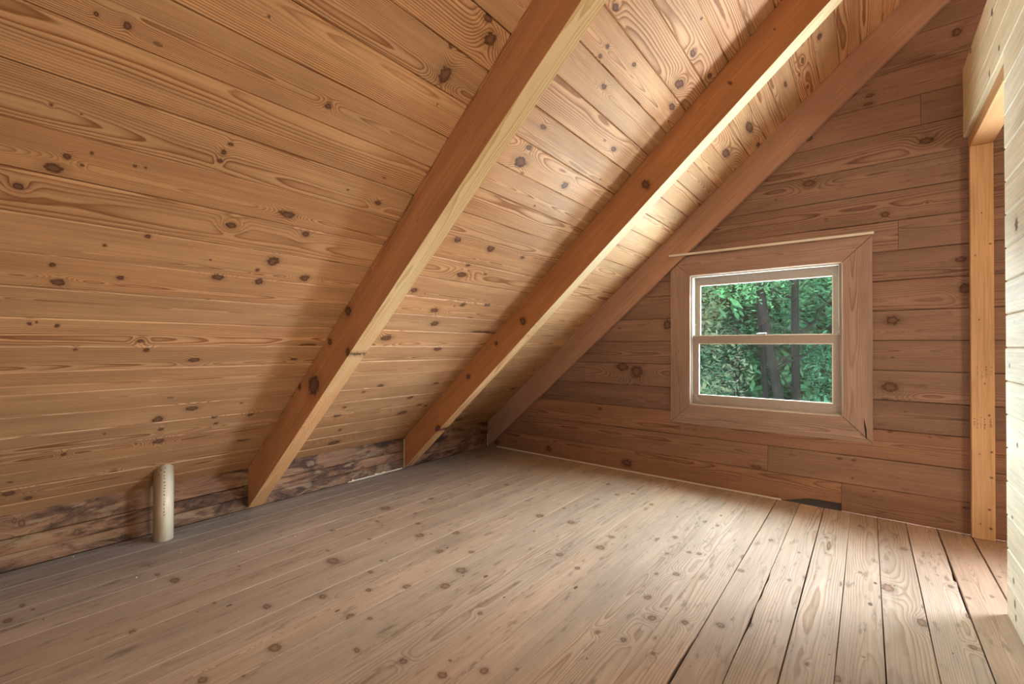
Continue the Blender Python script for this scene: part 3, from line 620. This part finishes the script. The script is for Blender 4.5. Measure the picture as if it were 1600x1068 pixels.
def foliage(rng, cx, cy, cz, rx, ry, rz, n, size, name, mat, parent, flat=.6):
    V = []; Fs = []; blobs = [(rng.gauss(0, .5), rng.gauss(0, .5), rng.uniform(-1, 1), rng.uniform(.25, .5)) for _ in range(26)]
    for i in range(n):
        b = blobs[i % 26]; d = Vector((rng.gauss(0, 1), rng.gauss(0, 1), rng.gauss(0, 1))).normalized() * b[3] * rng.random() ** .4
        c = Vector((cx + (b[0] + d.x) * rx, cy + (b[1] + d.y) * ry, cz + (b[2] * .8 + d.z * .6) * rz))
        q = size * rng.uniform(.6, 1.3); e = Vector((rng.gauss(0, 1), rng.gauss(0, 1), rng.gauss(0, .5))).normalized(); g = e.cross(Vector((rng.gauss(0, flat), rng.gauss(0, flat), 1))).normalized()
        k = len(V); V += [c - e * q, c - g * q * .35, c + e * q, c + g * q * .35]; Fs.append((k, k+1, k+2, k+3))
    me = bpy.data.meshes.new(name); me.from_pydata(V, [], Fs); me.update()
    return link(name, me, parent, mat, 'stuff')
GZ = -3.2
gm = plain('leaf_litter', (.020, .022, .012), .95, 2, .5, 0.)
grd = MB(); nx_, ny_ = 24, 14
VV = [(-26 + 52 * i / nx_, 8 + 30 * jj / ny_, GZ + .10 * jj ** 1.45 + .12 * math.sin(i * 1.9 + jj)) for jj in range(ny_ + 1) for i in range(nx_ + 1)]
FF = [(jj*(nx_+1)+i, jj*(nx_+1)+i+1, (jj+1)*(nx_+1)+i+1, (jj+1)*(nx_+1)+i) for jj in range(ny_) for i in range(nx_)]
link('forest_ground', mesh('forest_ground', VV, FF), None, gm, 'structure')
rng = random.Random(4)
def tree(name, x, y, h, rad, lean, crown, mat, label, nleaf=2600, cz=None, size=.11, group='trees beyond the window'):
    g0 = GZ + .5
    e = bpy.data.objects.new(name, None); COL.objects.link(e); e.location = (x, y, g0)
    tag(e, label, 'tree', group)
    pts = [(lean * t * h + .08 * math.sin(5 * t + x), .05 * math.cos(4 * t), t * h - .6) for t in (0, .15, .3, .45, .6, .8, 1)]
    tm = MB().tube(pts, [rad * k for k in (1.3, 1.05, 1, .9, .8, .6, .3)], 9)
    for b in range(6):
        t = rng.uniform(.3, .95); a = rng.uniform(0, 6.3); p0 = Vector((lean * t * h, 0, t * h - .6)); l_ = rng.uniform(.5, 1.1) * crown
        tm.tube([p0, p0 + Vector((math.cos(a) * l_ * .5, math.sin(a) * l_ * .5, l_ * .25)), p0 + Vector((math.cos(a) * l_, math.sin(a) * l_, l_ * .7))], [rad * .35, rad * .25, rad * .08], 6)
    tm.build('trunk', M_bark, e)
    foliage(rng, lean * h * .6, 0, (cz if cz is not None else h * .62), crown, crown * .8, h * .42, nleaf, size, 'foliage', LM[mat], e)
L0 = 'leafy green tree in the dense woods seen through the window'
tree('tree', 1.78, 8.9, 9.5, .11, -.12, 1.6, 1, 'dark leaning trunk in the middle of the lower window pane, leafy tree', 4500, 8.3, .065)
tree('tree', 1.62, 9.6, 9.5, .10, .02, 1.7, 1, 'straight dark trunk right of the leaning one in the lower pane, leafy tree', 4500, 8.3, .065)
tree('tree', 1.06, 9.5, 9.0, .075, -.02, 1.5, 1, 'thin dark trunk left of the leaning one in the lower pane, leafy tree', 3600, 8.1, .065)
for x, y, h, c, mt, czz in ((-1.2, 8.8, 7.5, 1.5, 2, 2.4), (-.4, 13, 10, 2.3, 0, None), (.9, 14, 10, 2.4, 1, None), (2.4, 13, 10, 2.3, 0, None),
                          (3.0, 10.4, 9, 1.5, 0, 3.2), (3.9, 11.5, 9, 1.9, 1, None), (1.7, 16, 11, 2.8, 0, None), (-2.6, 15, 11, 2.8, 1, None), (0.0, 18, 11, 3.0, 0, None),
                          (2.4, 19.5, 12, 3.2, 1, None), (-1.6, 20, 12, 3.2, 0, None), (.8, 21, 13, 3.6, 0, 6.), (-.6, 17, 11, 2.8, 0, 5.), (2.9, 16.5, 11, 2.6, 1, 5.)):
    tree('tree', x, y, h, .12, rng.uniform(-.05, .05), c, mt, L0, 7500 if y < 14 else 8000, czz, .075 if y < 14 else .24)
for x, y, c, mt in ((-1.0, 8.9, 1.0, 2), (.4, 9.6, .8, 0), (1.4, 9.2, .8, 0), (2.5, 9.4, 1.0, 0), (-.2, 11.5, 1.5, 1), (1.8, 12, 1.5, 1)):
    e = bpy.data.objects.new('understory_shrub', None); COL.objects.link(e); e.location = (x, y, GZ + .4)
    tag(e, 'low green shrub among the trunks in the lower window pane', 'shrub', 'shrubs beyond the window')
    MB().tube([(0, 0, -.3), (.05, 0, 1.0), (.15, .05, 2.2)], [.04, .03, .015], 6).build('stem', M_bark, e)
    foliage(rng, 0, 0, 1.0, c, c * .7, 1.15, 3600, .065, 'foliage', LM[mt], e)
